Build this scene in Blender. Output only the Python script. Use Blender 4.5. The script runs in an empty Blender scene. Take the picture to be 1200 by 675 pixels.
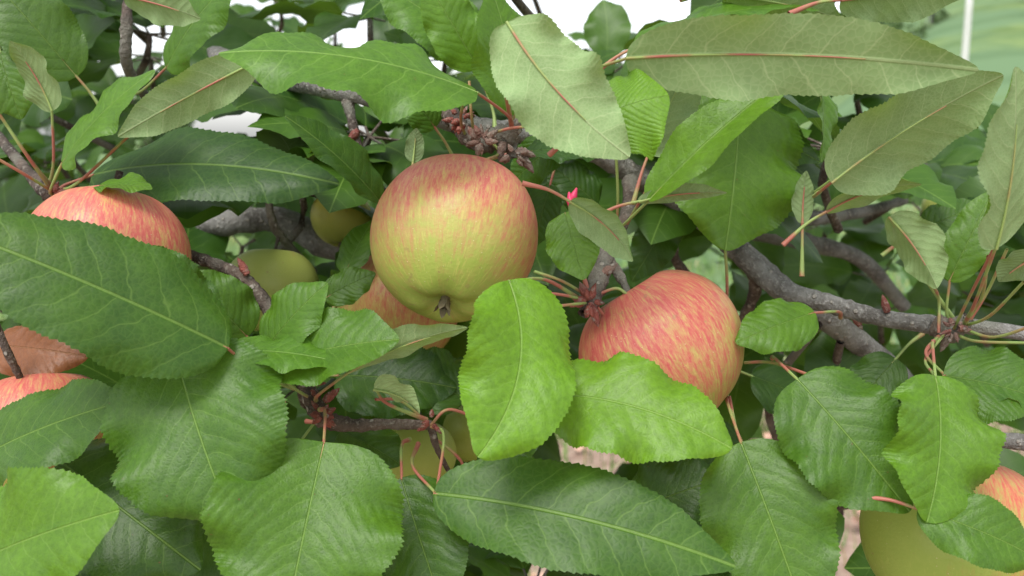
import bpy, math, random
import numpy as np
from mathutils import Vector, Matrix
random.seed(7); rng=np.random.default_rng(7)
sc=bpy.context.scene
sc.view_settings.view_transform='Standard'; sc.view_settings.look='None'; sc.view_settings.exposure=0
# ------------------------------------------------------------------ camera
PITCH=math.radians(9.5)
C=np.array([0,0,1.45]); F=np.array([0,math.cos(PITCH),-math.sin(PITCH)])
R=np.array([1.,0,0]); U=np.array([0,math.sin(PITCH),math.cos(PITCH)])
K=0.5625/600
def P(x,y,d): return C+F*d+R*((x-600)*K*d)+U*((337.5-y)*K*d)
def D(n): return R*n[0]+U*n[1]-F*n[2]
cam=bpy.data.cameras.new("camera"); co=bpy.data.objects.new("camera",cam); sc.collection.objects.link(co)
co.location=C; co.rotation_euler=(math.pi/2-PITCH,0,0); cam.lens=32; cam.sensor_width=36
cam.clip_start=0.01; cam.clip_end=2000; sc.camera=co
cam.dof.use_dof=True; cam.dof.focus_distance=0.38; cam.dof.aperture_fstop=13
# ------------------------------------------------------------------ node helper
class G:
    def __init__(s,name):
        s.m=bpy.data.materials.new(name); s.m.use_nodes=True; s.t=s.m.node_tree; s.t.nodes.clear()
        s.out=s.t.nodes.new('ShaderNodeOutputMaterial')
    def n(s,typ,**kw):
        nd=s.t.nodes.new(typ)
        for k,v in kw.items(): setattr(nd,k,v)
        return nd
    def put(s,sock,v):
        if isinstance(v,bpy.types.NodeSocket): s.t.links.new(v,sock)
        elif isinstance(v,(tuple,list)) and len(v)==3 and sock.type=='RGBA': sock.default_value=(*v,1)
        else: sock.default_value=v
    def ma(s,op,a,b=0.0,c=None,clamp=False):
        nd=s.n('ShaderNodeMath',operation=op); nd.use_clamp=clamp
        s.put(nd.inputs[0],a); s.put(nd.inputs[1],b)
        if c is not None: s.put(nd.inputs[2],c)
        return nd.outputs[0]
    def vm(s,op,a,b=None):
        nd=s.n('ShaderNodeVectorMath',operation=op); s.put(nd.inputs[0],a)
        if b is not None: s.put(nd.inputs[1],b)
        return nd.outputs[1] if op in('DOT_PRODUCT','LENGTH') else nd.outputs[0]
    def ss(s,v,a,b,o0=0.0,o1=1.0):
        nd=s.n('ShaderNodeMapRange',interpolation_type='SMOOTHSTEP')
        s.put(nd.inputs[0],v); nd.inputs[1].default_value=a; nd.inputs[2].default_value=b
        nd.inputs[3].default_value=o0; nd.inputs[4].default_value=o1
        return nd.outputs[0]
    def mix(s,f,a,b,bt='MIX'):
        nd=s.n('ShaderNodeMix',data_type='RGBA',blend_type=bt)
        s.put(nd.inputs[0],f); s.put(nd.inputs[6],a); s.put(nd.inputs[7],b); return nd.outputs[2]
    def noise(s,vec,scale,detail=3,rough=.5):
        nd=s.n('ShaderNodeTexNoise'); 
        if vec is not None: s.put(nd.inputs['Vector'],vec)
        nd.inputs['Scale'].default_value=scale; nd.inputs['Detail'].default_value=detail; nd.inputs['Roughness'].default_value=rough
        return nd.outputs[0]
    def vor(s,vec,scale,feature='F1'):
        nd=s.n('ShaderNodeTexVoronoi',feature=feature); s.put(nd.inputs['Vector'],vec); nd.inputs['Scale'].default_value=scale
        return nd.outputs['Distance']
    def sep(s,v):
        nd=s.n('ShaderNodeSeparateXYZ'); s.put(nd.inputs[0],v); return nd.outputs
    def comb(s,x,y,z):
        nd=s.n('ShaderNodeCombineXYZ'); s.put(nd.inputs[0],x); s.put(nd.inputs[1],y); s.put(nd.inputs[2],z); return nd.outputs[0]
    def bump(s,h,dist,strength=1.0):
        nd=s.n('ShaderNodeBump'); s.put(nd.inputs['Height'],h); nd.inputs['Distance'].default_value=dist; nd.inputs['Strength'].default_value=strength
        return nd.outputs[0]
    def bsdf(s,col,rough,norm=None,spec=.5):
        nd=s.n('ShaderNodeBsdfPrincipled'); s.put(nd.inputs['Base Color'],col); s.put(nd.inputs['Roughness'],rough)
        s.put(nd.inputs['Specular IOR Level'],spec)
        if norm is not None: s.put(nd.inputs['Normal'],norm)
        return nd
    def end(s,sh): s.t.links.new(sh,s.out.inputs[0]); return s.m
# ------------------------------------------------------------------ leaf material
def leaf_mat(name,top_d,top_b,under,trans,NV=9,simple=False,vc=(.22,.37,.07),uvc=(.38,.47,.24),tm=.22):
    g=G(name)
    uv=g.n('ShaderNodeUVMap',uv_map='UVMap').outputs[0]; X,Y,_=g.sep(uv)
    at=g.n('ShaderNodeAttribute',attribute_name='lc'); cr,cg,cb=g.sep(at.outputs['Vector'])
    off=g.comb(g.ma('MULTIPLY',cr,37.0),g.ma('MULTIPLY',cb,19.0),0.0); uvo=g.vm('ADD',uv,off)
    xc=g.ma('SUBTRACT',X,0.5); ax=g.ma('ABSOLUTE',xc)
    mott=g.noise(uvo,5,3,.6)
    q=g.ma('SUBTRACT',g.ma('ADD',Y,g.ma('MULTIPLY',g.ma('SUBTRACT',mott,.5),.12)),g.ma('ADD',g.ma('MULTIPLY',ax,0.55),g.ma('MULTIPLY',g.ma('MULTIPLY',ax,ax),1.5)))
    q=g.ma('ADD',q,g.ma('MULTIPLY',g.ma('GREATER_THAN',X,0.5),0.42/NV))
    f=g.ma('FRACT',g.ma('ADD',g.ma('MULTIPLY',q,float(NV)),20.0)); dv=g.ma('ABSOLUTE',g.ma('SUBTRACT',f,0.5))
    vein=g.ss(dv,0.0,0.05,1,0); vein=g.ma('MULTIPLY',vein,g.ss(ax,0.06,0.28,1.0,0.25))
    mid=g.ss(ax,0.002,0.008,1,0)
    V=g.ma('MAXIMUM',mid,g.ma('MULTIPLY',vein,0.55))
    if not simple:
        d1=g.vor(uvo,46,'DISTANCE_TO_EDGE'); fine=g.ss(d1,0.0,0.15,1,0); V=g.ma('MAXIMUM',V,g.ma('MULTIPLY',fine,0.15))
        mot2=g.noise(uvo,30,2,.6)
    c=g.mix(g.ma('ADD',cg,g.ma('MULTIPLY',g.ma('SUBTRACT',mott,.5),.5),clamp=True),top_d,top_b)
    if not simple:
        c=g.mix(g.ss(mot2,.3,.7,0,.28),c,tuple(v*.5 for v in top_d))
    c=g.mix(g.ma('MULTIPLY',V,0.55),c,vc)
    if not simple:
        sp=g.ma('MULTIPLY',g.ss(mot2,.73,.77),g.ss(cb,.2,.5)); c=g.mix(sp,c,(.16,.075,.025))
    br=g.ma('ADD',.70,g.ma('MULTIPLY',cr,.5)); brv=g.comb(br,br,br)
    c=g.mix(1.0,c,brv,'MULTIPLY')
    cu=g.mix(g.ma('MULTIPLY',g.ma('MAXIMUM',mid,g.ma('MULTIPLY',vein,.8)),.6),g.mix(g.ss(mott,.3,.7),under,tuple(v*.8 for v in under)),uvc)
    if not simple: cu=g.mix(g.ma('MULTIPLY',fine,.22),cu,uvc)
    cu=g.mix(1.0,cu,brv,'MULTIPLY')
    bf=g.n('ShaderNodeNewGeometry').outputs['Backfacing']
    col=g.mix(bf,c,cu)
    nm=None
    if not simple:
        h=g.ma('ADD',g.ma('MULTIPLY',g.ss(dv,0.0,0.42,0,1),.60),g.ma('MULTIPLY',g.ss(d1,0,.35),.16))
        h=g.ma('SUBTRACT',h,g.ma('MULTIPLY',mid,1.0)); h=g.ma('ADD',h,g.ma('MULTIPLY',mott,1.2))
        nm=g.bump(h,0.00025,1.0)
    rough=g.mix(bf,(.43,.43,.43),(.85,.85,.85))
    b=g.bsdf(col,rough,nm,.36)
    tr=g.n('ShaderNodeBsdfTranslucent'); tc=g.mix(g.ma('MULTIPLY',V,.5),g.mix(cg,(.13,.28,.015),trans),(.12,.2,.03)); g.put(tr.inputs[0],tc)
    mx=g.n('ShaderNodeMixShader'); g.put(mx.inputs[0],tm); g.t.links.new(b.outputs[0],mx.inputs[1]); g.t.links.new(tr.outputs[0],mx.inputs[2])
    return g.end(mx.outputs[0])
M_leaf=leaf_mat("apple_leaf",(.026,.086,.009),(.155,.325,.012),(.22,.32,.14),(.36,.60,.03))
M_leaf2=leaf_mat("apple_leaf_inner",(.023,.072,.010),(.11,.24,.016),(.115,.185,.065),(.28,.46,.035),simple=True)  # darker copy of apple_leaf: canopy shade put into the colour for depth
def stem_mat():
    g=G("green_petiole"); tc=g.n('ShaderNodeTexCoord').outputs['Object']
    n=g.noise(tc,60,2); c=g.mix(g.ss(n,.4,.6),(.27,.37,.11),(.40,.14,.10))
    return g.end(g.bsdf(c,.5,None,.4).outputs[0])
M_stem=stem_mat()
def bark_mat(name,a,b,c_):
    g=G(name); tc=g.n('ShaderNodeTexCoord').outputs['Object']
    n=g.noise(tc,70,4,.65); n2=g.noise(tc,420,3,.7); n3=g.noise(tc,26,3)
    c=g.mix(g.ss(n,.35,.65),a,b); c=g.mix(g.ss(n2,.5,.72,0,.8),c,c_); c=g.mix(g.ss(n3,.48,.62,0,.55),c,(.22,.225,.185))
    len_=g.ss(g.vor(tc,170),.14,.27,1,0); c=g.mix(g.ma('MULTIPLY',len_,.6),c,(.42,.39,.34))
    h=g.ma('ADD',n2,g.ma('MULTIPLY',n,1.5)); h=g.ma('ADD',h,g.ma('MULTIPLY',len_,.5))
    return g.end(g.bsdf(c,.8,g.bump(h,.0018),.25).outputs[0])
M_bark=bark_mat("grey_bark",(.24,.235,.22),(.12,.112,.10),(.36,.35,.33))
M_twig=bark_mat("brown_twig_bark",(.14,.105,.085),(.06,.046,.038),(.28,.25,.21))
# ------------------------------------------------------------------ mesh builder
class MB:
    def __init__(s): s.v=[];s.f=[];s.uv=[];s.c=[];s.mi=[];s.n=0
    def add(s,v,f,uv=None,col=(.5,.5,.5),mi=0):
        v=np.asarray(v,float); k=len(v); s.v.append(v); f=np.asarray(f)
        s.f.append(f+s.n); s.uv.append(np.zeros((k,2)) if uv is None else np.asarray(uv,float))
        s.c.append(np.tile(np.array([*col,1.0]),(k,1))); s.mi.append(np.full(len(f),mi)); s.n+=k
    def build(s,name,mats,parent=None,smooth=True):
        V=np.concatenate(s.v); Fq=np.concatenate(s.f).astype(np.int32); nf=len(Fq); w=Fq.shape[1]
        me=bpy.data.meshes.new(name); me.vertices.add(len(V)); me.vertices.foreach_set('co',V.ravel())
        me.loops.add(nf*w); me.loops.foreach_set('vertex_index',Fq.ravel())
        me.polygons.add(nf); me.polygons.foreach_set('loop_start',np.arange(0,nf*w,w,dtype=np.int32))
        me.polygons.foreach_set('material_index',np.concatenate(s.mi).astype(np.int32))
        me.update(calc_edges=True)
        ul=me.uv_layers.new(name='UVMap'); ul.data.foreach_set('uv',np.concatenate(s.uv)[Fq.ravel()].ravel())
        a=me.attributes.new('lc','FLOAT_COLOR','POINT'); a.data.foreach_set('color',np.concatenate(s.c).ravel())
        me.polygons.foreach_set('use_smooth',np.full(nf,smooth))
        for m in mats: me.materials.append(m)
        me.validate()
        o=bpy.data.objects.new(name,me); sc.collection.objects.link(o)
        if parent: o.parent=parent
        return o
def nrm(a): return a/np.maximum(np.linalg.norm(a,axis=-1,keepdims=True),1e-12)
def leaf_geo(mb,b,t,w,N,bend=.06,side=0.,fold=.25,cup=.0,twist=0.,wave=.12,col=(.5,.3,.2),ns=168,mu=8,teeth=42,a=.45,bb=.63,tipc=0.0,mi=0):
    b=np.asarray(b);t=np.asarray(t);T=t-b;L=np.linalg.norm(T);ax=T/L
    N=N-ax*(N@ax);N=N/np.linalg.norm(N);S=np.cross(ax,N)
    s=np.linspace(0,1,ns+1)
    q=4*s*(1-s)
    sp=b+np.outer(s,T)+np.outer(q*bend*L-tipc*L*s**4,N)+np.outer(q*side*L,S)
    tg=nrm(np.gradient(sp,axis=0))
    Nn=nrm(N-tg*(tg@N)[:,None]);Sn=np.cross(tg,Nn)
    an=twist*(s-.4);ca=np.cos(an)[:,None];sa=np.sin(an)[:,None]
    N2=Nn*ca+Sn*sa;S2=Sn*ca-Nn*sa
    W=(s**a)*((1-s)**bb); pk=a/(a+bb); W=W/((pk**a)*((1-pk)**bb))
    tipf=np.clip((s-.80)/.20,0,1); W=W*(1-.55*tipf**1.2*(1-tipf)**.3)   # short drawn-out point
    ph=random.random()*6; W=W*(1+.035*np.sin(s*9+ph)+.015*np.sin(s*23+ph)); W[0]=.0;W[-1]=0
    u=np.linspace(-1,1,2*mu+1); u=np.sign(u)*np.abs(u)**.85
    saw=(((s*teeth)%1.0)**1.2)*(.055 if ns>60 else 0)*np.minimum(1,1.3-W*.5)
    ph2=random.random()*6;ph3=random.random()*6;fr=random.uniform(1.4,2.6);dr=random.uniform(.05,.28);dr2=random.uniform(.05,.28)
    vs=[];uvs=[]
    for uu in u:
        au=abs(uu);e=(1+saw*(au**9)); hw=W*w*e
        p1=ph2 if uu>0 else ph3
        fl=fold*(1-.35*s)
        lat=uu*hw*np.cos(fl*.9)
        hgt=au*hw*np.sin(fl)+cup*uu*uu*hw+wave*w*(np.sin(s*fr*6.28+p1)*au**2.2+.4*np.sin(s*fr*14+p1*2)*au**4)*np.minimum(W,1)
        hgt=hgt-(dr if uu>0 else dr2)*w*au**3*W
        vs.append(sp+S2*lat[:,None]+N2*hgt[:,None]); uvs.append(np.stack([.5+uu*hw/L,s],1))
    V=np.stack(vs,1);UV=np.stack(uvs,1);nu=len(u)
    i,j=np.meshgrid(np.arange(ns),np.arange(nu-1),indexing='ij');k=(i*nu+j).ravel()
    Fq=np.stack([k,k+1,k+nu+1,k+nu],1)
    mb.add(V.reshape(-1,3),Fq,UV.reshape(-1,2),col,mi)
def tube(mb,pts,rad,sides=8,sub=6,rough=0.,mi=0,col=(.5,.5,.5)):
    pts=np.asarray(pts,float);rad=np.asarray(rad,float);n=len(pts)
    e=np.vstack([2*pts[0]-pts[1],pts,2*pts[-1]-pts[-2]]);out=[];ro=[]
    for i in range(n-1):
        p0,p1,p2,p3=e[i:i+4]
        for k in range(sub):
            t=k/sub;out.append(.5*((2*p1)+(-p0+p2)*t+(2*p0-5*p1+4*p2-p3)*t*t+(-p0+3*p1-3*p2+p3)*t**3));ro.append(rad[i]*(1-t)+rad[i+1]*t)
    out.append(pts[-1]);ro.append(rad[-1]);out=np.array(out);ro=np.array(ro)
    if rough: ro=ro*(1+rough*rng.normal(size=len(ro)).clip(-1.5,1.8)); 
    tg=nrm(np.gradient(out,axis=0));r=np.array([.31,.17,.93]);A=nrm(np.cross(tg,r));B=np.cross(tg,A)
    th=np.linspace(0,2*math.pi,sides,endpoint=False)
    V=out[:,None,:]+ro[:,None,None]*(A[:,None,:]*np.cos(th)[None,:,None]+B[:,None,:]*np.sin(th)[None,:,None])
    if rough: V=V+(rng.normal(size=V.shape[:2])*rough*.35*ro[:,None])[:,:,None]*(A[:,None,:]*np.cos(th)[None,:,None]+B[:,None,:]*np.sin(th)[None,:,None])
    m=len(out);i,j=np.meshgrid(np.arange(m-1),np.arange(sides),indexing='ij')
    k0=(i*sides+j).ravel();k1=(i*sides+(j+1)%sides).ravel()
    mb.add(V.reshape(-1,3),np.stack([k0,k1,k1+sides,k0+sides],1),None,col,mi)
# ------------------------------------------------------------------ tree
tree=bpy.data.objects.new("apple_tree",None); sc.collection.objects.link(tree)
LV=MB(); ST=MB()
TOP=(0,.35,1.); UND=(0,.6,-.8)
def L(bx,by,bd,tx,ty,td,w,n=TOP,y=.3,bend=.06,side=0.,fold=.2,cup=0.,tw=0.,wave=.14,pet=None,br=None,dm=None,tipc=0.,a=.45,bb=.63):
    b=P(bx,by,bd);t=P(tx,ty,td);N=D(nrm(np.array(n,float)));axv=nrm(t-b);N=N-axv*(N@axv);N=N/np.linalg.norm(N)
    vz=abs(N@F);dm_=(bd+td)/2
    wt=w*1.04*K*dm_/max(.5,vz)
    leaf_geo(LV,b,t,wt,N,bend,side,fold,cup,tw,wave,(random.random() if br is None else br,y,random.random() if dm is None else dm),tipc=tipc,a=a,bb=bb)
    Lg=np.linalg.norm(t-b);S=np.cross(axv,N)
    s=np.linspace(0,.7,9);q=4*s*(1-s)
    sp=b+np.outer(s,t-b)+np.outer(q*bend*Lg-tipc*Lg*s**4,N)+np.outer(q*side*Lg,S)-N*.0005
    tube(ST,sp,np.linspace(.0006,.0002,9),6,2)
    if pet is None:
        tg=nrm(sp[0]-sp[1]);e=b+tg*.022+np.array([0,0,-.003]);pt=[b+nrm(sp[1]-b)*.001,b+tg*.010,e]
    else:
        e=P(*pet);m=(b+e)/2+nrm(sp[0]-sp[1])*.006;pt=[b+nrm(sp[1]-b)*.001,m,e]
    tube(ST,pt,[.0006,.0007,.0012],7,6)
# ---- top band
L(560,108,.37, 256,62,.35,46,(0,.62,.6),.30,bend=.07,fold=-.15,wave=.22,br=1.1,pet=(600,150,.42))
L(300,72,.40,138,160,.39,24,(.2,.6,-.75),.55,bend=.05,br=1.)
L(72,192,.41,182,82,.40,32,(-.4,.5,.7),.42,bend=.05,pet=(62,228,.43),br=.8)
L(62,130,.42,12,48,.41,26,(.4,.5,-.7),.5,pet=(52,228,.44),br=1)
L(90,90,.46,-10,-25,.45,38,(0,.4,.9),.3)
L(195,80,.46,280,-30,.44,32,(0,.5,.8),.35,pet=(150,110,.5))
L(145,-5,.42,235,22,.42,18,UND,.3,br=.8)
L(0,135,.40,-60,20,.40,25,TOP,.4,pet=(60,218,.43))
L(0,60,.45,25,140,.45,30,(0,.4,.8),.35)
L(108,205,.44,398,216,.42,44,(.05,.55,.75),.02,bend=.08,fold=.12,br=.3,dm=.1,pet=(70,222,.44))
L(445,236,.42,334,136,.40,18,(.3,.5,.7),.10,fold=.5,br=.5)
L(484,190,.43,488,150,.43,11,UND,.4)
L(594,26,.33,738,184,.325,52,(-.35,.4,-.85),.6,bend=-.05,side=-.06,fold=.1,wave=.3,br=1.2,pet=(600,150,.41))
L(700,140,.335,784,112,.33,52,(.3,.45,.85),.65,bend=.1,fold=-.3,br=1.0,bb=.5)
L(603,135,.41,575,-15,.40,38,(.6,.3,.7),.42,fold=.2,pet=(600,155,.42),br=.8)
L(560,80,.44,500,-20,.43,32,(-.2,.4,.8),.5,pet=(580,150,.44),br=.7)
L(560,60,.47,440,-20,.46,38,(0,.4,.8),.35)
L(733,68,.34,1147,82,.33,42,(0,.55,-.85),.35,bend=.08,fold=-.1,wave=.16,br=1.1,pet=(700,90,.38))
L(745,55,.39,960,12,.40,20,(0,.8,.3),.3,bend=.08,br=.8)
L(985,0,.36,1130,-5,.36,26,UND,.25,br=.8)
L(850,-5,.40,985,22,.41,22,(0,.6,-.5),.3)
L(974,214,.38,1176,88,.36,46,(-.3,.45,-.85),.4,bend=.05,wave=.2,br=.9,pet=(960,225,.43))
L(1166,292,.33,1190,78,.31,54,(-.55,.2,-.8),.5,bend=-.04,fold=.15,br=1.,pet=(1130,380,.42))
L(868,108,.44,850,294,.42,80,(.1,.2,1),.50,bend=.04,fold=.15,wave=.15,br=.6,pet=(880,70,.45))  # backlit look painted in through the raised yellow value
L(760,235,.39,938,80,.38,26,(-.5,.35,.75),.60,bend=.05,fold=.45,br=.65,pet=(722,270,.43))
L(760,180,.41,820,60,.41,34,(-.3,.4,-.8),.5,br=.9)
L(748,236,.39,852,226,.385,9,UND,.5,bend=.08,fold=.4,br=.6)
L(800,50,.45,740,110,.44,30,TOP,.45,br=.5)
L(955,80,.44,962,190,.43,16,(.7,.2,.6),.4,fold=.5)
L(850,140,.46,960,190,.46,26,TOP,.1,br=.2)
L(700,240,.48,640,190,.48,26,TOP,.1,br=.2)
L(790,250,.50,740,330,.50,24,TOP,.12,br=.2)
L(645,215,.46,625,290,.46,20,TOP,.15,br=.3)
# ---- middle small leaves
L(668,236,.37,742,306,.36,18,(.3,.5,-.7),.3,bend=.14,cup=-.3,br=1.)
L(662,249,.385,684,328,.37,27,(-.2,.3,.9),.48,bend=.02,br=.5,pet=(690,345,.40))
L(968,248,.40,1080,216,.39,13,(0,.75,-.5),.3,bend=.1,br=1.)
L(940,262,.42,945,200,.42,12,UND,.3,br=.8)
L(1042,254,.40,1098,338,.39,19,(.6,.4,-.6),.4,bend=.1,fold=.6,br=.9,pet=(1120,378,.43))
L(1112,330,.42,1165,222,.42,22,(-.3,.3,.8),.4,pet=(1120,378,.43),br=.5)
L(955,366,.40,862,402,.39,27,(.1,.55,.8),.42,bend=.04,fold=.15,br=.6,pet=(985,372,.44))
L(1215,300,.35,1170,330,.36,16,UND,.3)
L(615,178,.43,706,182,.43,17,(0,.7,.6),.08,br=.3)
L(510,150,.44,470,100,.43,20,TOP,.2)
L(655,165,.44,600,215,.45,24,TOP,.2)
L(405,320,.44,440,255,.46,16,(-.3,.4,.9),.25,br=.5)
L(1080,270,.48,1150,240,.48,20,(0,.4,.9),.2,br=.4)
# ---- centre foreground
L(596,328,.352,560,536,.325,62,(.25,.05,1),.72,bend=.04,side=-.13,fold=.30,wave=.22,br=.9,tw=.4,dm=.1,pet=(688,356,.40),a=.42,bb=.56)  # high yellow value paints backlight into the leaf colour
L(630,462,.36,858,526,.335,50,(0,.55,.9),.72,bend=.06,side=-.05,fold=.12,wave=.18,br=.8,dm=.1,pet=(600,440,.40),bb=.58)  # backlight painted here too, by the bright yellow-green tint
L(268,408,.35,-75,262,.32,64,(.1,.45,.9),.12,bend=.05,fold=.12,wave=.12,br=.5,pet=(300,450,.39))
L(242,402,.385,140,288,.37,44,(.2,.35,.9),.2,bend=.03,fold=.1,br=.5)
L(290,395,.41,215,320,.40,34,(.2,.35,.9),.32,br=.6)
L(205,412,.36,272,612,.335,98,(-.1,.4,1),.24,bend=.05,fold=.16,wave=.15,br=.7,dm=.9,pet=(180,385,.40))
L(380,518,.355,335,730,.325,98,(.1,.3,1),.32,bend=.04,fold=.20,wave=.16,br=.7,dm=.6,pet=(375,480,.40))
L(-40,665,.33,140,598,.31,68,(0,.45,.9),.5,bend=.06,fold=.25,br=.8)
L(-30,540,.37,155,468,.36,44,(-.1,.6,.8),.2,bend=.05,br=.7)
L(70,540,.38,235,668,.36,64,(0,.5,.9),.08,bend=.05,br=.4)
L(325,425,.375,468,398,.36,38,(.05,.6,.75),.30,bend=.05,fold=.35,br=.7,pet=(352,440,.41))
L(312,410,.38,384,332,.375,33,(-.2,.45,.85),.34,fold=.2,br=.7,pet=(345,440,.41))
L(262,412,.37,410,428,.36,16,(0,.85,.45),.3,bend=.05,br=1.,pet=(345,455,.41))
L(408,436,.37,548,384,.36,16,(0,.75,-.6),.3,bend=.06,fold=.5,br=1.3,pet=(370,470,.41))
L(438,456,.38,492,484,.375,15,(.1,.7,-.5),.45,bend=.12,cup=.2,br=1.9,pet=(500,492,.41))
L(400,505,.42,470,545,.41,26,(0,.6,.7),.15,br=.4)
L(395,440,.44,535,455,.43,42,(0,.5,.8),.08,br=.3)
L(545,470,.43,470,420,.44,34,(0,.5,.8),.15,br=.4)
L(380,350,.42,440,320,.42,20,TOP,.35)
# ---- lower foreground
L(508,578,.36,862,664,.335,52,(.05,.5,.9),.12,bend=.05,side=-.02,fold=.14,wave=.14,br=.6,dm=.2,pet=(490,520,.41))
L(470,560,.38,520,715,.36,52,(-.1,.4,.9),.12,bend=.04,br=.45,pet=(480,515,.41))
L(868,518,.37,945,726,.345,68,(-.1,.3,1),.30,bend=.04,fold=.2,br=.6,pet=(852,465,.42))
L(934,444,.37,1066,600,.345,64,(-.15,.35,1),.24,bend=.05,fold=.16,wave=.17,br=.6,pet=(905,420,.43))
L(1096,440,.355,1086,612,.335,62,(.15,.15,1),.52,bend=.05,fold=.4,side=-.03,wave=.24,br=.8,dm=.1,pet=(1095,400,.42),bb=.56)  # yellow tint raised so the colour itself looks backlit
L(1105,440,.375,1225,470,.36,38,(0,.6,.8),.24,br=.6,pet=(1100,395,.42))
L(1150,470,.37,1215,488,.36,12,(0,.8,-.4),.4,br=1.2)
L(1075,596,.34,1225,660,.33,34,(0,.5,.9),.28,bend=.08,br=.7)
L(740,600,.42,850,560,.41,40,(0,.55,.8),.05,br=.2)
L(870,540,.44,780,520,.44,34,(0,.55,.8),.08,br=.3)
L(240,600,.41,290,700,.40,46,(0,.4,.8),.1,br=.3)
L(1050,420,.45,1000,480,.45,26,(0,.6,.7),.15,br=.3)
L(880,440,.46,960,480,.46,28,(0,.6,.7),.08,br=.2)
L(560,545,.45,640,500,.44,26,(0,.6,.7),.1,br=.3)
L(115,218,.39,178,222,.385,12,(0,.8,.4),.45,br=.7)
LV.build("foreground_leaves",[M_leaf],tree)
# ------------------------------------------------------------------ branches
BR=MB(); TW=MB()
def branch(mb,pts,r,sides=14,rough=.06,sub=9): 
    Pn=[P(*p) for p in pts]; rr=[q*K*p[2] for q,p in zip(r,pts)]; tube(mb,Pn,rr,sides,sub,rough)
branch(BR,[(225,60,.66),(300,84,.55),(360,98,.49),(430,112,.46),(500,132,.455),(560,150,.46),(640,160,.47),(700,180,.48),(745,206,.49),(810,246,.50),(868,296,.49),(925,345,.49),(985,385,.5),(1060,450,.56),(1120,540,.66)],[17,14,13,13,13,13,13,13,13,13,14,15,14,14,14])
branch(BR,[(868,296,.48),(915,338,.47),(975,357,.455),(1030,372,.445),(1090,380,.435),(1150,384,.43),(1260,400,.42)],[12,12,11,10,11,9,9])
branch(BR,[(880,268,.66),(950,285,.68),(1010,305,.70),(1060,360,.72)],[14,10,9,8])
branch(BR,[(870,265,.60),(1000,250,.66),(1060,235,.72)],[10,7,5])
branch(BR,[(180,270,.62),(260,262,.60),(330,258,.60),(380,285,.60),(440,300,.62),(480,380,.75),(450,520,.95)],[14,14,15,17,18,22,30])
branch(BR,[(1100,505,.44),(1160,514,.43),(1260,524,.42)],[9,9,10])
branch(TW,[(405,104,.47),(412,140,.46),(424,190,.455)],[8,6,5],10,.08)
branch(TW,[(278,94,.52),(318,130,.52),(338,182,.52)],[7,7,6],10,.08)
branch(TW,[(150,-10,.47),(148,40,.47),(150,80,.48),(175,120,.52)],[5,7,6,6],10,.1)
branch(TW,[(192,292,.46),(240,305,.43),(285,325,.42),(310,355,.415),(340,405,.41),(360,455,.41),(378,488,.41),(410,498,.41),(455,497,.41),(505,498,.415)],[7,7,7,8,9,11,12,9,6,6],10,.09)
branch(TW,[(505,498,.415),(512,525,.42),(530,560,.43)],[6,4,3],8,.08)
branch(TW,[(740,205,.49),(735,250,.46),(712,285,.43),(704,320,.41),(692,350,.40),(684,368,.395)],[10,8,10,12,14,7],12,.12)
branch(TW,[(712,300,.42),(735,345,.41),(712,370,.40)],[7,5,4],8,.1)
branch(TW,[(520,120,.45),(535,145,.43),(560,165,.42),(590,160,.415),(612,140,.41)],[9,10,13,13,7],12,.16)
branch(TW,[(530,112,.46),(528,135,.44),(548,158,.425)],[9,8,8],10,.16)
branch(TW,[(600,160,.42),(600,185,.42)],[9,6],10,.12)
branch(TW,[(-10,370,.40),(10,415,.40),(30,455,.41)],[5,5,4],8,.06)
branch(TW,[(-10,150,.50),(40,210,.45),(62,228,.44),(95,235,.45),(190,290,.47)],[6,7,10,8,7],10,.1)
branch(TW,[(880,300,.49),(885,340,.50),(868,380,.52)],[8,8,6],8,.1)
branch(TW,[(1095,380,.43),(1115,388,.425),(1135,372,.42)],[12,14,9],10,.14)
branch(TW,[(960,380,.48),(900,470,.55),(930,560,.62)],[5,5,4],8,.08)
branch(TW,[(985,400,.5),(960,530,.6),(985,600,.66),(960,680,.7)],[5,5,4,4],8,.08)
branch(TW,[(800,240,.52),(790,300,.56),(830,360,.62),(820,440,.68)],[7,6,6,5],8,.08)
branch(BR,[(480,380,.75),(450,520,.95),(420,800,1.15),(400,1400,1.3)],[22,34,60,95],16,.03)
def sm(pts,r=1.8,r2=None): 
    n=len(pts); tube(ST,[P(*p) for p in pts],[ (r if r2 is None else r+(r2-r)*i/(n-1))*K*p[2] for i,p in enumerate(pts)],8,7)
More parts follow.
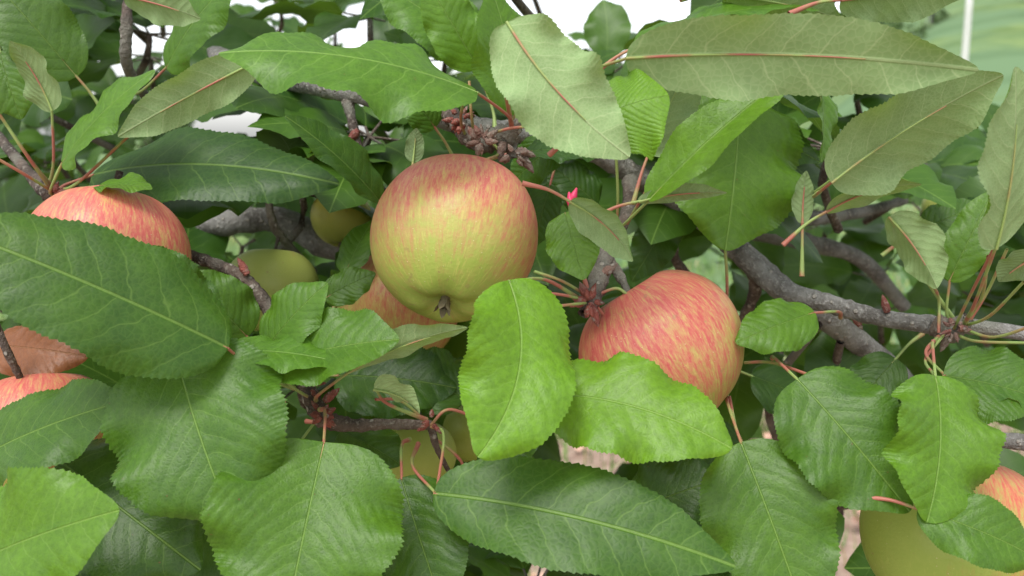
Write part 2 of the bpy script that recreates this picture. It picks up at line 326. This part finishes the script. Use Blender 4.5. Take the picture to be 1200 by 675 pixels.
for q in ([(690,348,.40),(660,330,.385),(626,318,.38)],[(688,352,.395),(655,345,.38),(612,342,.37)],[(686,355,.39),(660,358,.375),(634,362,.365)],
  [(700,345,.40),(722,338,.40),(735,345,.40)],[(700,360,.395),(712,372,.40),(730,372,.41)],
  [(62,226,.43),(30,180,.41),(-10,120,.40)],[(64,226,.43),(30,205,.41),(-5,185,.40)],[(66,222,.43),(90,215,.42),(150,160,.41)],[(60,226,.43),(66,205,.42),(80,180,.41)],
  [(546,160,.42),(540,140,.41),(545,110,.39)],[(556,162,.42),(552,130,.41),(550,95,.41)],[(572,158,.41),(600,150,.40),(640,148,.39)],[(575,165,.41),(585,180,.41),(560,190,.40)],
  [(1118,385,.42),(1135,350,.40),(1165,290,.35)],[(1125,385,.42),(1150,350,.40),(1158,300,.37)],[(1130,382,.42),(1160,370,.40),(1200,330,.37)],[(1130,386,.42),(1165,395,.40),(1215,380,.38)],
  [(1120,392,.42),(1145,400,.40),(1205,402,.38)],[(1110,388,.42),(1085,420,.40),(1095,440,.36)],[(1100,390,.42),(1100,350,.42),(1090,330,.40)],[(1138,374,.42),(1158,340,.41),(1180,292,.39)],
  [(872,425,.42),(905,425,.41),(950,440,.38)],[(855,465,.41),(862,500,.39),(870,520,.37)],[(848,270,.43),(852,330,.44),(850,380,.45)],
  [(505,500,.41),(520,510,.40),(512,575,.37)],[(500,495,.41),(470,470,.40),(440,468,.39)],[(505,498,.41),(525,480,.41),(560,490,.42)],[(505,510,.42),(540,540,.43),(548,575,.44)],
  [(722,270,.44),(724,230,.43),(722,180,.42)],[(735,262,.44),(760,220,.42),(790,185,.41)],[(955,225,.43),(990,200,.41),(1010,190,.39)],[(370,470,.41),(345,455,.40),(318,430,.39)],[(356,440,.41),(350,420,.40),(340,410,.38)],
  [(380,480,.41),(365,500,.4),(350,520,.39)],[(985,575,.52),(1010,560,.5),(1060,560,.46)]): sm(q)
BD=MB()
def bud(x,y,d,dx,dy,l=.009,r=.0022):
    p=P(x,y,d);q=P(x+dx,y+dy,d);ax=nrm(q-p);tube(BD,[p,p+ax*l*.35,p+ax*l*.75,p+ax*l],[r*.7,r,r*.6,r*.05],8,4,.08)
for b_ in [(690,352,.395,-10,-20),(694,360,.39,8,25),(705,322,.405,14,-10),(560,168,.41,-8,-14),(606,176,.41,18,6),(612,184,.41,10,14),(1112,392,.42,-8,16),(380,470,.405,12,-10),(366,440,.405,14,-6),(590,166,.41,-5,20),(290,322,.415,-8,-14),(1040,366,.44,-4,-14),(1000,368,.45,8,14),(345,404,.405,14,0),(420,152,.455,-10,12)]: bud(*b_)
for (sx,sy,sd,k_) in ((690,352,.392,16),(565,166,.405,22),(540,140,.42,12),(602,180,.41,9),(1118,386,.418,12),(378,486,.402,9),(505,496,.408,6),(62,228,.43,9),(362,450,.405,6),(345,400,.405,5)):
    for _ in range(k_):
        a=random.random()*6.28; rr_=random.uniform(2,9)
        bud(sx+math.cos(a)*rr_,sy+math.sin(a)*rr_,sd-random.uniform(0,.006),math.cos(a)*10,math.sin(a)*10,random.uniform(.003,.006),random.uniform(.0009,.0017))
M_bud=bark_mat("bud_scales",(.30,.09,.07),(.15,.05,.04),(.32,.24,.2))
BR.build("main_branches",[M_bark],tree); TW.build("twigs_and_spurs",[M_twig],tree); BD.build("buds",[M_bud],tree)
def petal_mat():
    g=G("pink_bud"); tc=g.n('ShaderNodeTexCoord').outputs['Object']; return g.end(g.bsdf(g.mix(g.noise(tc,300),(.75,.05,.16),(.5,.02,.08)),.5).outputs[0])
PB=MB()
for (x,y,dx,dy) in[(670,246,-4,-26),(676,258,18,-2),(688,264,8,14),(668,240,8,-20)]:
    p=P(x,y,.40);q=P(x+dx,y+dy,.40);a=nrm(q-p);tube(PB,[p,p+a*.004,p+a*.008],[.0010,.0018,.0004],8,4)
PB.build("late_flower_buds",[petal_mat()],tree)
ST.build("petioles",[M_stem],tree)
# ------------------------------------------------------------------ inner canopy: rosettes of leaves on spurs
CL=MB(); CT=MB()
def window(x,y,d):
    if x>1010 and y<190: return .0
    if 660<x<860 and y<60: return .05
    if 200<x<330 and 60<y<190: return .0
    if 590<x<760 and 460<y<610: return .0
    if 850<x<1080 and y>460: return .15
    if x>860 and y>400: return .5
    return 1.
def rosette(c,n,Lm,yel,br):
    a0=random.random()*6.28; up=nrm(np.array([random.uniform(-.4,.4),random.uniform(-.9,.1),1.0]))
    e1=nrm(np.cross(up,[0.3,1,0.1]));e2=np.cross(up,e1)
    for i in range(n):
        a=a0+i*2.4+random.uniform(-.3,.3);el=random.uniform(-.35,.75)
        d=(e1*math.cos(a)+e2*math.sin(a))*math.cos(el)+up*math.sin(el)
        l=Lm*random.uniform(.7,1.15);pl=l*.25;b=c+d*pl;t=c+d*(pl+l)+np.array([0,0,-.25*l*random.random()])
        N=nrm(up+np.array([random.uniform(-.4,.4),random.uniform(-.6,.2),random.uniform(-.2,.3)]))
        leaf_geo(CL,b,t,l*random.uniform(.28,.36),N,random.uniform(.02,.1),random.uniform(-.04,.04),random.uniform(.1,.5),0,random.uniform(-.4,.4),.14,(br*random.uniform(.3,1.2),yel*random.uniform(.3,1.7),random.random()),ns=14,mu=3)
        tube(CT,[c,b],[.0009,.0007],5,1)
    tube(CT,[c-up*.05+np.array([random.uniform(-.03,.03),random.uniform(0,.04),0]),c-up*.02,c],[.003,.0025,.002],6,2)
cnt=0
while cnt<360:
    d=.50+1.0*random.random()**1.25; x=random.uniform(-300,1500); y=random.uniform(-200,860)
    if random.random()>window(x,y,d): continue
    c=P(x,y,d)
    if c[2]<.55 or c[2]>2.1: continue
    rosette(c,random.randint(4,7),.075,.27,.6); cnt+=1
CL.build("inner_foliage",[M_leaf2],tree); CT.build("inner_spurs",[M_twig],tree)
# ------------------------------------------------------------------ apples
def apple_mat(name,base,green,red,bl,dirv,seed):
    g=G(name); tc=g.n('ShaderNodeTexCoord').outputs['Object']; x,y,z=g.sep(tc)
    r=g.ma('MAXIMUM',g.ma('SQRT',g.ma('ADD',g.ma('MULTIPLY',x,x),g.ma('MULTIPLY',y,y))),.05)
    hx=g.ma('DIVIDE',x,r);hy=g.ma('DIVIDE',y,r)
    sv=g.comb(g.ma('ADD',hx,seed*3.1),hy,g.ma('MULTIPLY',z,.25)); s1=g.noise(sv,6,4,.72); s2=g.noise(sv,24,3,.8)
    big=g.noise(g.vm('ADD',tc,(seed*5.,0.,0.)),1.5,2,.6); med=g.noise(tc,7,4,.65)
    m=g.vm('DOT_PRODUCT',tc,tuple(dirv)); m=g.ma('ADD',m,g.ma('MULTIPLY',g.ma('SUBTRACT',big,.5),.9)); m=g.ma('ADD',m,g.ma('MULTIPLY',g.ma('SUBTRACT',s1,.5),1.8))
    m=g.ma('ADD',m,g.ma('MULTIPLY',g.ma('SUBTRACT',med,.5),1.0)); m=g.ma('ADD',m,bl)
    mask=g.ss(m,-.7,.9)
    c0=g.mix(g.ss(g.ma('ADD',z,g.ma('SUBTRACT',med,.5)),-.9,.6),green,base)
    c=g.mix(g.ma('MULTIPLY',mask,.80),c0,red)
    c=g.mix(g.ma('MULTIPLY',mask,g.ss(s2,.46,.62,0,.6)),c,tuple(v*w_ for v,w_ in zip(red,(.88,.40,.65))))
    c=g.mix(g.ma('MULTIPLY',g.ss(s2,.34,.46,1,0),.5),c,base)
    le=g.vor(tc,14); lm=g.ss(le,.04,.11,1,0); c=g.mix(g.ma('MULTIPLY',lm,.6),c,(.70,.58,.36))
    ru=g.ma('MULTIPLY',g.ss(r,.12,.34,1,0),g.ss(z,.3,.6)); c=g.mix(g.ma('MULTIPLY',ru,.6),c,(.33,.27,.09))
    c=g.mix(g.ss(g.noise(g.vm('ADD',tc,(seed,1.,2.)),9,2),.68,.73,0,.4),c,(.3,.2,.09))
    b=g.bsdf(c,g.ma('ADD',.32,g.ma('MULTIPLY',med,.22)),g.bump(g.ma('ADD',g.noise(tc,30,2),g.ma('MULTIPLY',lm,.5)),.00016),.42)
    return g.end(b.outputs[0])
def cal_mat():
    g=G("dried_calyx"); tc=g.n('ShaderNodeTexCoord').outputs['Object']; return g.end(g.bsdf(g.mix(g.noise(tc,12),(.10,.07,.04),(.25,.22,.12)),.9).outputs[0])
M_cal=cal_mat()
def apple(x,y,d,rpx,down,bl=0.,dirv=(.1,-.2,.9),red=(.60,.15,.10),base=(.54,.45,.13),green=(.31,.39,.07),hs=.93,stem=True):
    seed=random.random()*9; mb=MB(); nv,nh=64,72
    ph=np.linspace(0.001,math.pi-.001,nv+1);th=np.linspace(0,2*math.pi,nh,endpoint=False)
    PH,TH=np.meshgrid(ph,th,indexing='ij')
    rr=np.sin(PH)**.93*(1+.055*np.cos(PH)); z=hs*np.cos(PH)
    k1,k2,k3=[random.random()*6 for _ in range(3)]
    rr=rr*(1+.012*np.cos(5*TH+k1)*np.sin(PH)+.018*np.cos(2*TH+k2)+.012*np.cos(3*TH+k3))
    z=z-(.36*np.exp(-(rr/.27)**2))*(np.cos(PH)>0)+(.17*np.exp(-(rr/.22)**2)+.02*np.exp(-((rr-.34)/.14)**2)*np.cos(5*TH+k1)*-1)*(np.cos(PH)<0)
    z=z+.03*np.cos(TH+k2)*rr
    V=np.stack([rr*np.cos(TH),rr*np.sin(TH),z],-1)
    i,j=np.meshgrid(np.arange(nv),np.arange(nh),indexing='ij');k0=(i*nh+j).ravel();k1_=(i*nh+(j+1)%nh).ravel()
    mb.add(V.reshape(-1,3),np.stack([k0,k0+nh,k1_+nh,k1_],1))
    for a in range(5):
        an=a*1.2566+k1; o=np.array([math.cos(an),math.sin(an),0])
        leaf_geo(mb,o*.05+np.array([0,0,-hs+.17]),o*.10+np.array([.03*math.sin(a*3),0,-hs-.04-.02*(a%2)]),.05,-o+np.array([0,0,.1]),.05,0,.4,ns=10,mu=2,mi=1)
    tube(mb,[np.array([0,0,-hs+.22]),np.array([0,0,-hs+.02])],[.07,.03],8,2,mi=1)
    if stem: tube(mb,[np.array([0,0,hs-.42]),np.array([.02,0,hs-.1]),np.array([.08,.03,hs+.22])],[.035,.03,.045],8,5,mi=2)
    o=mb.build("apple",[apple_mat("apple_skin",base,green,red,bl,dirv,seed),M_cal,M_twig])
    zax=Vector(-D(nrm(np.array(down,float)))); Rm=Vector((0,0,1)).rotation_difference(zax).to_matrix().to_4x4()
    o.matrix_world=Matrix.Translation(Vector(P(x,y,d)))@Rm@Matrix.Scale(rpx*K*d,4)
    return o
apple(533,281,.405,98,(-.10,-.84,.50),.38,(.0,.15,1.05),red=(.56,.16,.13),hs=.97)
apple(775,412,.415,97,(.50,-.83,.10),.42,(-.25,-.2,.6),red=(.56,.11,.11))
apple(126,306,.405,94,(.0,-.98,.12),.22,(.1,-.2,1.0),red=(.58,.13,.12))
apple(468,362,.475,72,(.0,-.95,.2),.10,(.3,-.3,.6),red=(.52,.16,.10))
apple(48,512,.42,84,(.1,-.95,.2),.25,(0,-.2,.8),red=(.56,.12,.11))
apple(320,340,.50,55,(0,-1,.1),-1.2,(0,0,.6),green=(.30,.38,.09),base=(.38,.43,.10))
apple(400,256,.56,36,(0,-1,.2),-3.,(0,0,.4),base=(.52,.47,.08),green=(.44,.46,.10))
apple(1120,630,.395,104,(-.2,-.9,.3),-.05,(1.15,-.1,.7),base=(.36,.43,.09),green=(.28,.38,.065))
apple(488,535,.48,46,(0,-1,.2),-3.,(0,0,.4),base=(.36,.43,.09))
apple(560,505,.52,40,(0,-1,.2),-3.,(0,0,.4),base=(.36,.43,.09))
apple(1108,244,.85,26,(0,-1,.2),-3.,(0,0,.4),base=(.34,.38,.08),green=(.28,.35,.07))
M_wi=leaf_mat("withered_leaf",(.16,.06,.03),(.34,.13,.05),(.24,.14,.08),(.4,.15,.04),vc=(.38,.2,.1),uvc=(.35,.2,.12))
dl=MB(); leaf_geo(dl,P(-5,405,.43),P(104,418,.42),.015,D((.1,.3,.9)),.08,0,.3,wave=.35,ns=61,mu=6,col=(.6,.6,.7)); dl.build("withered_leaf",[M_wi],tree)
def dry_mat(name,a,b):
    g=G(name); tc=g.n('ShaderNodeTexCoord').outputs['Object']; c=g.mix(g.ss(g.noise(tc,45,3),.35,.65),a,b)
    at=g.n('ShaderNodeAttribute',attribute_name='lc'); cr,_,_=g.sep(at.outputs['Vector']); k=g.ma('ADD',.45,cr); c=g.mix(1.0,c,g.comb(k,k,k),'MULTIPLY')
    return g.end(g.bsdf(c,.7,None,.3).outputs[0])
# ------------------------------------------------------------------ ground
def ground_mat():
    g=G("orchard_ground"); tc=g.n('ShaderNodeTexCoord').outputs['Object']
    n=g.noise(tc,1.2,3,.6);n2=g.noise(tc,14,4,.7);n3=g.noise(tc,.12,4,.6)
    soil=g.mix(g.ss(n2,.3,.7),(.26,.17,.13),(.44,.33,.26))
    gr=g.mix(g.ss(n,.3,.7),(.13,.20,.06),(.23,.31,.12)); gr=g.mix(g.ss(n3,.4,.6),gr,(.15,.24,.12))
    x,y,z=g.sep(tc); rows=g.ma('SINE',g.ma('MULTIPLY',g.ma('ADD',y,g.ma('MULTIPLY',n,1.5)),1.3)); gr=g.mix(g.ss(rows,.3,.9,0,.3),gr,(.07,.13,.05))
    dy=g.ss(g.ma('ADD',y,g.ma('MULTIPLY',g.ma('SUBTRACT',n,.5),2.0)),4.3,5.3)
    c=g.mix(dy,soil,gr)
    return g.end(g.bsdf(c,.95,None,.1).outputs[0])
def hill(x,y): 
    yy=np.clip(y-10,0,None); return yy**1.1*.16*(.5+.5*np.tanh((x-.36*y)/(.07*np.abs(y)+1)))*np.exp(-np.clip(y-60,0,None)/60)
gm=MB(); N_=130
xs=np.sign(np.linspace(-1,1,N_))*np.abs(np.linspace(-1,1,N_))**3*600; ys=xs+0
XX,YY=np.meshgrid(xs,ys,indexing='ij')
ZZ=.02*np.sin(XX*1.7)*np.cos(YY*1.3)*np.exp(-(XX**2+YY**2)/400)+hill(XX,YY)
i,j=np.meshgrid(np.arange(N_-1),np.arange(N_-1),indexing='ij');k=(i*N_+j).ravel()
gm.add(np.stack([XX,YY,ZZ],-1).reshape(-1,3),np.stack([k,k+N_,k+N_+1,k+1],1)); gm.build("ground",[ground_mat()])
def gz(x,y): return .02*np.sin(x*1.7)*np.cos(y*1.3)*np.exp(-(x**2+y**2)/400)+hill(x,y)
def grass_mat():
    g=G("grass_blades"); at=g.n('ShaderNodeAttribute',attribute_name='lc'); cr,cg,_=g.sep(at.outputs['Vector'])
    c=g.mix(cr,(.08,.17,.03),(.22,.34,.09)); c=g.mix(g.ss(cg,.8,.95),c,(.42,.34,.17)); return g.end(g.bsdf(c,.6,None,.3).outputs[0])
gb=MB(); n=28000
x=rng.uniform(-5,9,n);y=np.where(rng.random(n)<.4,rng.uniform(.8,4.4,n),4.2+9*rng.random(n)**1.6);keep=(np.abs(x)<y*.9+1.);x=x[keep];y=y[keep];n=len(x)
h=rng.uniform(.05,.16,n);a=rng.random(n)*6.28;wv=.003+.0007*y;ln=rng.normal(size=(n,2))*.05
b0=np.stack([x,y,gz(x,y)-.005],1);dx=np.stack([np.cos(a)*wv,np.sin(a)*wv,0*a],1)
m0=b0+np.stack([ln[:,0]*.4,ln[:,1]*.4,h*.6],1);tp=b0+np.stack([ln[:,0],ln[:,1],h],1)
V=np.stack([b0-dx,b0+dx,m0+dx*.7,m0-dx*.7,tp+dx*.1,tp-dx*.1],1).reshape(-1,3);k=np.arange(n)*6
gb.add(V,np.concatenate([np.stack([k,k+1,k+2,k+3],1),np.stack([k+3,k+2,k+4,k+5],1)]))
gb.c=[np.repeat(np.stack([rng.random(n),rng.random(n),rng.random(n),np.ones(n)],1),6,axis=0)]
gb.build("grass",[grass_mat()])
fl=MB()
for _ in range(900):
    y_=random.uniform(.8,5.2);x_=random.uniform(-1.5,2.5)*max(.6,y_/2.6);p=np.array([x_,y_,gz(x_,y_)+random.uniform(.01,.05)]);a=random.random()*6.28
    d=np.array([math.cos(a),math.sin(a),random.uniform(-.2,.3)])*random.uniform(.06,.1)
    leaf_geo(fl,p,p+d,.024,np.array([random.uniform(-.5,.5),random.uniform(-.5,.5),1.]),.1,0,.4,ns=8,mu=2,wave=.4,col=(random.random(),0,0))
fl.build("fallen_leaves",[dry_mat("fallen_leaf",(.60,.38,.29),(.36,.20,.13))])
# ------------------------------------------------------------------ distant orchard trees
def far_mat():
    g=G("distant_foliage"); at=g.n('ShaderNodeAttribute',attribute_name='lc'); cr,_,_=g.sep(at.outputs['Vector'])
    c=g.mix(cr,(.06,.12,.04),(.17,.25,.09)); b=g.bsdf(c,.6,None,.3); return g.end(b.outputs[0])
dt=MB(); trk=MB()
def far_tree(cx,cy,hh,nl=1500,s=.10):
    if abs(cx/cy+.32)<.05: return
    z0=float(gz(cx,cy)); tube(trk,[np.array([cx,cy,z0-.1]),np.array([cx+.1,cy,z0+hh*.35]),np.array([cx,cy,z0+hh*.8])],[hh*.035,hh*.025,hh*.008],8,4,.05)
    cl=[(np.array([cx,cy,z0+hh*.6])+rng.normal(size=3)*np.array([.27,.27,.20])*hh,hh*random.uniform(.12,.22),random.random()) for _ in range(14)]
    for c_,_,_ in cl: tube(trk,[np.array([cx,cy,z0+hh*.3]),(c_+np.array([cx,cy,z0+hh*.35]))/2,c_],[hh*.015,hh*.01,hh*.004],5,3)
    n=nl;ci=rng.integers(0,14,n);cc=np.array([c_[0] for c_ in cl])[ci];cr=np.array([c_[1] for c_ in cl])[ci];br=np.array([c_[2] for c_ in cl])[ci]
    p=cc+nrm(rng.normal(size=(n,3)))*(cr*rng.random(n)**.4)[:,None]
    a=nrm(rng.normal(size=(n,3)));b=nrm(np.cross(a,rng.normal(size=(n,3))));sz=s*rng.uniform(.6,1.3,n)[:,None]
    V=np.stack([p-a*sz,p+b*sz*.45,p+a*sz,p-b*sz*.45],1).reshape(-1,3);k=np.arange(n)*4
    dt.v.append(V);dt.f.append(np.stack([k,k+1,k+2,k+3],1)+dt.n);dt.uv.append(np.zeros((n*4,2)));dt.mi.append(np.zeros(n));dt.n+=n*4
    v=np.clip(br*.6+rng.random(n)*.4,0,1);dt.c.append(np.repeat(np.stack([v,v,v,np.ones(n)],1),4,axis=0))
for (tx,ty,th_) in ((-9,13,1.9),(-7.0,13,1.7),(.2,14,1.9),(1.8,15,1.8)): far_tree(tx,ty,th_,1200,.08)
for q in range(8): far_tree(-24+q*4.5,28+random.uniform(-1,1),random.uniform(2.3,2.8),900,.16)
for q in range(7): far_tree(16+q*3.2,40+random.uniform(-4,4),random.uniform(2.0,2.6),700,.16)
for q in range(24): far_tree(-90+q*8,90+random.uniform(-5,5),random.uniform(4,6),700,.6)
dt.build("distant_trees",[far_mat()]); trk.build("distant_tree_trunks",[M_bark],bpy.data.objects["distant_trees"])
fp=MB(); pb=np.array([12.1,25.0,0.]); pb[2]=float(gz(pb[0],pb[1]))-.1; tube(fp,[pb,pb+np.array([0,0,1.0]),pb+np.array([0,0,2.2]),pb+np.array([0,0,2.23])],[.09,.09,.09,.02],12,3)
g=G("weathered_white_paint"); tc=g.n('ShaderNodeTexCoord').outputs['Object']; fpm=g.end(g.bsdf(g.mix(g.noise(tc,12,4),(.75,.75,.72),(.55,.54,.5)),.7).outputs[0]); fp.build("fence_post",[fpm])
# ------------------------------------------------------------------ light
w=bpy.data.worlds.new("World"); sc.world=w; w.use_nodes=True; nt=w.node_tree; bg=nt.nodes['Background']
sk=nt.nodes.new('ShaderNodeTexSky'); sk.sky_type='NISHITA'; sk.sun_disc=False
sv=Vector((-.25,-.50,.9)).normalized(); el=math.asin(sv.z); az=math.atan2(sv.x,sv.y)
sk.sun_elevation=el; sk.sun_rotation=az; sk.dust_density=1.5; sk.air_density=1.0
hs_=nt.nodes.new('ShaderNodeHueSaturation'); hs_.inputs['Saturation'].default_value=.2; hs_.inputs['Value'].default_value=1.9; nt.links.new(sk.outputs[0],hs_.inputs['Color'])
nt.links.new(hs_.outputs[0],bg.inputs[0]); bg.inputs[1].default_value=.15
sl=bpy.data.lights.new("sun",'SUN'); sl.energy=2.4; sl.angle=math.radians(22); sl.color=(1,.97,.91)
so=bpy.data.objects.new("sun",sl); sc.collection.objects.link(so); so.rotation_euler=sv.to_track_quat('Z','Y').to_euler()
